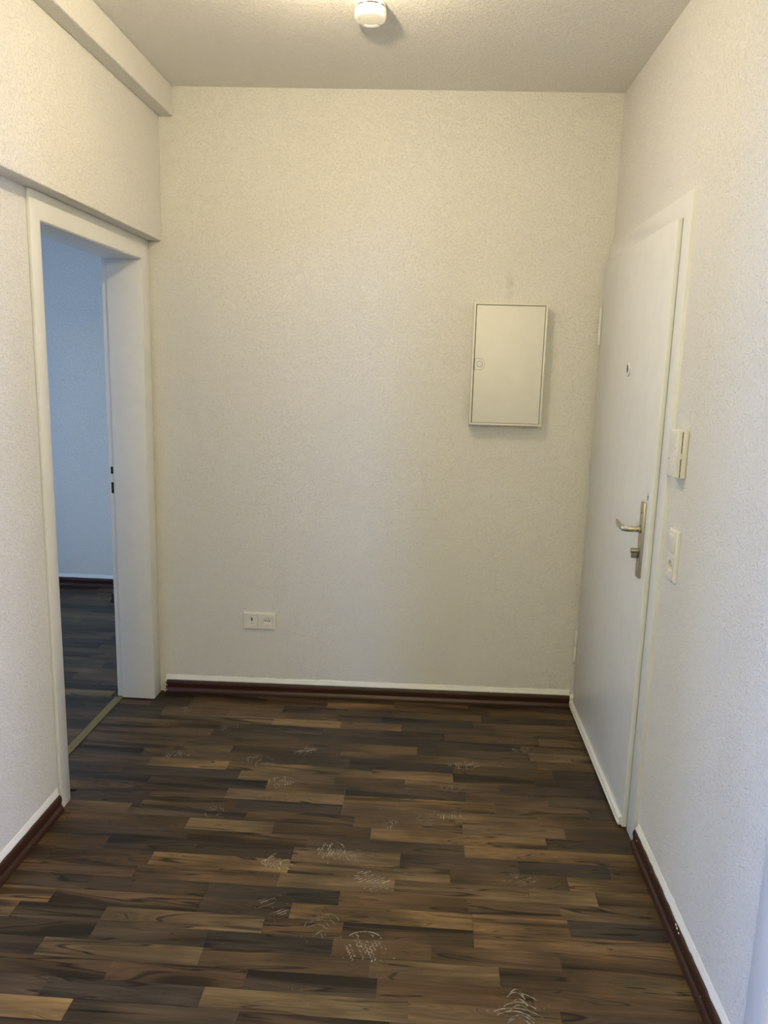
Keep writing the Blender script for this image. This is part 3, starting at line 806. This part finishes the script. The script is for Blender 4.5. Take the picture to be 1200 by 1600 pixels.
# switch with socket below it, beside the entrance door
sw = empty('switch_socket', (WR, -1.1745, 1.031)); sw.rotation_euler = (0, 0, math.radians(-90))
tag(sw, 'white light switch with earthed socket under it beside the entrance door', 'light switch')
cut_frame(sw, .081, .1525, [(0, .0358), (0, -.0358)], .0105, .0555)
ins = bmesh.new(); box(ins, -.0277, .0277, -.0135, -.0006, .0358-.0277, .0358+.0277, .0012)
rk = obj('rocker', ins, 'plastic', sw, smooth=True, angle=40)
for v in rk.data.vertices:
    if v.co.y < -.008: v.co.y -= .0016*(v.co.z-.0358)/.0277
schuko(sw, 0, -.0358, .0555, .0105)

# ------------------------------------------------------------------ intercom
ic = empty('door_intercom', (WR, -1.160, 1.265)); ic.rotation_euler = (0, 0, math.radians(-90))
tag(ic, 'white plastic door intercom on the wall by the entrance door frame', 'intercom')
w, hgt = .081, .140
obj('back_shell', B(-w/2, w/2, -.0165, -.0004, 0, hgt, .003), 'plastic', ic, smooth=True, angle=40)
bm = bmesh.new(); box(bm, -w/2+.001, w/2-.001, -.0320, -.0170, .001, hgt-.001, .004, 3)
cv = obj('front_cover', bm, 'plastic', ic, smooth=True, angle=40)
bm = bmesh.new(); box(bm, -w/2+.002, w/2-.002, -.0180, -.0160, .003, hgt-.003); obj('shell_joint', bm, 'gap', ic)
bm = bmesh.new()
for k in range(11): box(bm, -w/2+.010, w/2-.020, -.0325, -.0315, .078+k*.0048, .0797+k*.0048, .0004, 1)
obj('speaker_grille', bm, 'plastic2', cv)
def oval(bm, cx, cz, rx, rz, y0, y1, n=28): prism(bm, [(cx+rx*math.cos(2*math.pi*i/n), cz+rz*math.sin(2*math.pi*i/n)) for i in range(n)], 'y', y0, y1)
bm = bmesh.new(); oval(bm, .012, .045, .0105, .0150, -.0345, -.0315); obj('talk_button', bm, 'trim', cv, smooth=True, angle=40)
bm = bmesh.new(); oval(bm, .011, .018, .0108, .0135, -.0332, -.0315); obj('door_button', bm, 'plastic', cv, smooth=True, angle=40)
bm = bmesh.new(); box(bm, -.030, -.020, -.0323, -.0315, .052, .0545); obj('printed_mark', bm, 'grey', cv)
bm = bmesh.new()
for z in (.088, .065): capped(bm, [(.0022, 0), (.0022, .0006)], axis_m((.028, -.0319, z), (0, -1, 0)), 12)
obj('indicator', bm, 'grey', cv)
bm = bmesh.new(); box(bm, w/2-.0012, w/2+.0012, -.024, -.0165, .058, .074, .0006, 1); obj('volume_slider', bm, 'plastic', cv)

# ------------------------------------------------------------------ smoke detector
sdx, sdy = -0.972, -0.790
sd = empty('smoke_detector', (sdx, sdy, H))
tag(sd, 'round white smoke detector on the ceiling', 'smoke detector')
bm = bmesh.new()
lathe(bm, [(0, -.0005), (.046, -.0005), (.047, -.002), (.047, -.010), (.0455, -.0105)], seg=48)
obj('mounting_base', bm, 'smoke', sd, smooth=True, angle=40)
bm = bmesh.new(); lathe(bm, [(.0455, -.0100), (.0455, -.0165)], seg=48); obj('vent_shadow', bm, 'gap', sd)
bm = bmesh.new()       # ring with vent slots left open
def ringseg(bm, r0, r1, z0, z1, a0, a1, n):
    prev = None
    for i in range(n+1):
        a = a0+(a1-a0)*i/n; c, s = math.cos(a), math.sin(a)
        q = [bm.verts.new((r*c, r*s, z)) for r, z in ((r0, z0), (r1, z0), (r1, z1), (r0, z1))]
        if prev:
            for k in range(4): bm.faces.new((prev[k], prev[(k+1) % 4], q[(k+1) % 4], q[k]))
        else: bm.faces.new(q)
        prev = q
    bm.faces.new(prev[::-1])
for k in range(6):
    bm = bmesh.new(); a = math.radians(60*k + 6); ringseg(bm, .0455, .0488, -.0105, -.0162, a, a+math.radians(12), 3)
    obj('vent_rib', bm, 'smoke', sd)
bm = bmesh.new()
lathe(bm, [(.045, -.0160), (.0488, -.0160), (.0505, -.020), (.0512, -.030), (.0512, -.039), (.0500, -.0435), (.0470, -.0465), (.030, -.0472), (0, -.0474)], seg=56)
cvr = obj('cover', bm, 'smoke', sd, smooth=True, angle=40)
bm = bmesh.new(); capped(bm, [(.0016, 0), (.0016, .0005)], axis_m((-.034, -.010, -.0472), (0, 0, -1)), 10); obj('test_light', bm, 'gap', cvr)
bm = bmesh.new()       # torn protective film at the rim
rr = random.Random(3); prev = None
for i in range(15):
    a = math.radians(60 + 62*i/14); r0, r1 = .0405 + rr.uniform(-.0015, .0015), .0505 + rr.uniform(-.001, .0012)
    q = [bm.verts.new((r0*math.cos(a), r0*math.sin(a), -.0478)), bm.verts.new((r1*math.cos(a), r1*math.sin(a), -.0478 - rr.uniform(0, .0015))),
         bm.verts.new((r1*math.cos(a), r1*math.sin(a), -.0465)), bm.verts.new((r0*math.cos(a), r0*math.sin(a), -.0466))]
    if prev:
        for k in range(4): bm.faces.new((prev[k], prev[(k+1) % 4], q[(k+1) % 4], q[k]))
    prev = q
tag(obj('film_remnant', bm, 'trim', cvr), 'torn remnant of clear protective film')

# ------------------------------------------------------------------ ceiling lamp just above the picture's top edge
def ceiling_lamp(x, y, drop, power, color, globe, label):
    lp = empty('ceiling_lamp', (x, y, H)); tag(lp, label, 'ceiling lamp')
    bm = bmesh.new(); lathe(bm, [(0, -.0005), (.045, -.0005), (.045, -.012), (.030, -.018), (.021, -.020), (.0205, -drop), (.0165, -drop-.003), (0, -drop-.003)], seg=32)
    obj('socket', bm, 'plastic', lp, smooth=True, angle=40)
    k = globe/.030
    bm = bmesh.new(); lathe(bm, [(r*k if i > 1 else r, -drop + .047 + (z + .0502)*k - .0502) for i, (r, z) in enumerate([(.0130, -.0502), (.0135, -.060), (.022, -.074), (.0295, -.090), (.030, -.102), (.026, -.116), (.016, -.126), (0, -.129)])], seg=28)
    obj('bulb', bm, 'glass', lp, smooth=True)
    d = bpy.data.lights.new('lamp_light', 'POINT'); d.energy = power; d.color = color; d.shadow_soft_size = globe*.6
    o = link(bpy.data.objects.new('lamp_light', d), lp); o.location = (0, 0, -drop - .0032 - .050*k)
ceiling_lamp(-1.020, -1.19, .088, LAMP_POWER, LAMP_COLOR, .022, 'bare warm light bulb in a ceiling socket in front of the smoke detector')
ceiling_lamp(-0.62, -3.90, .300, LAMP2_POWER, LAMP2_COLOR, .090, 'glass globe lamp hanging in the rear part of the hall, behind the viewpoint')
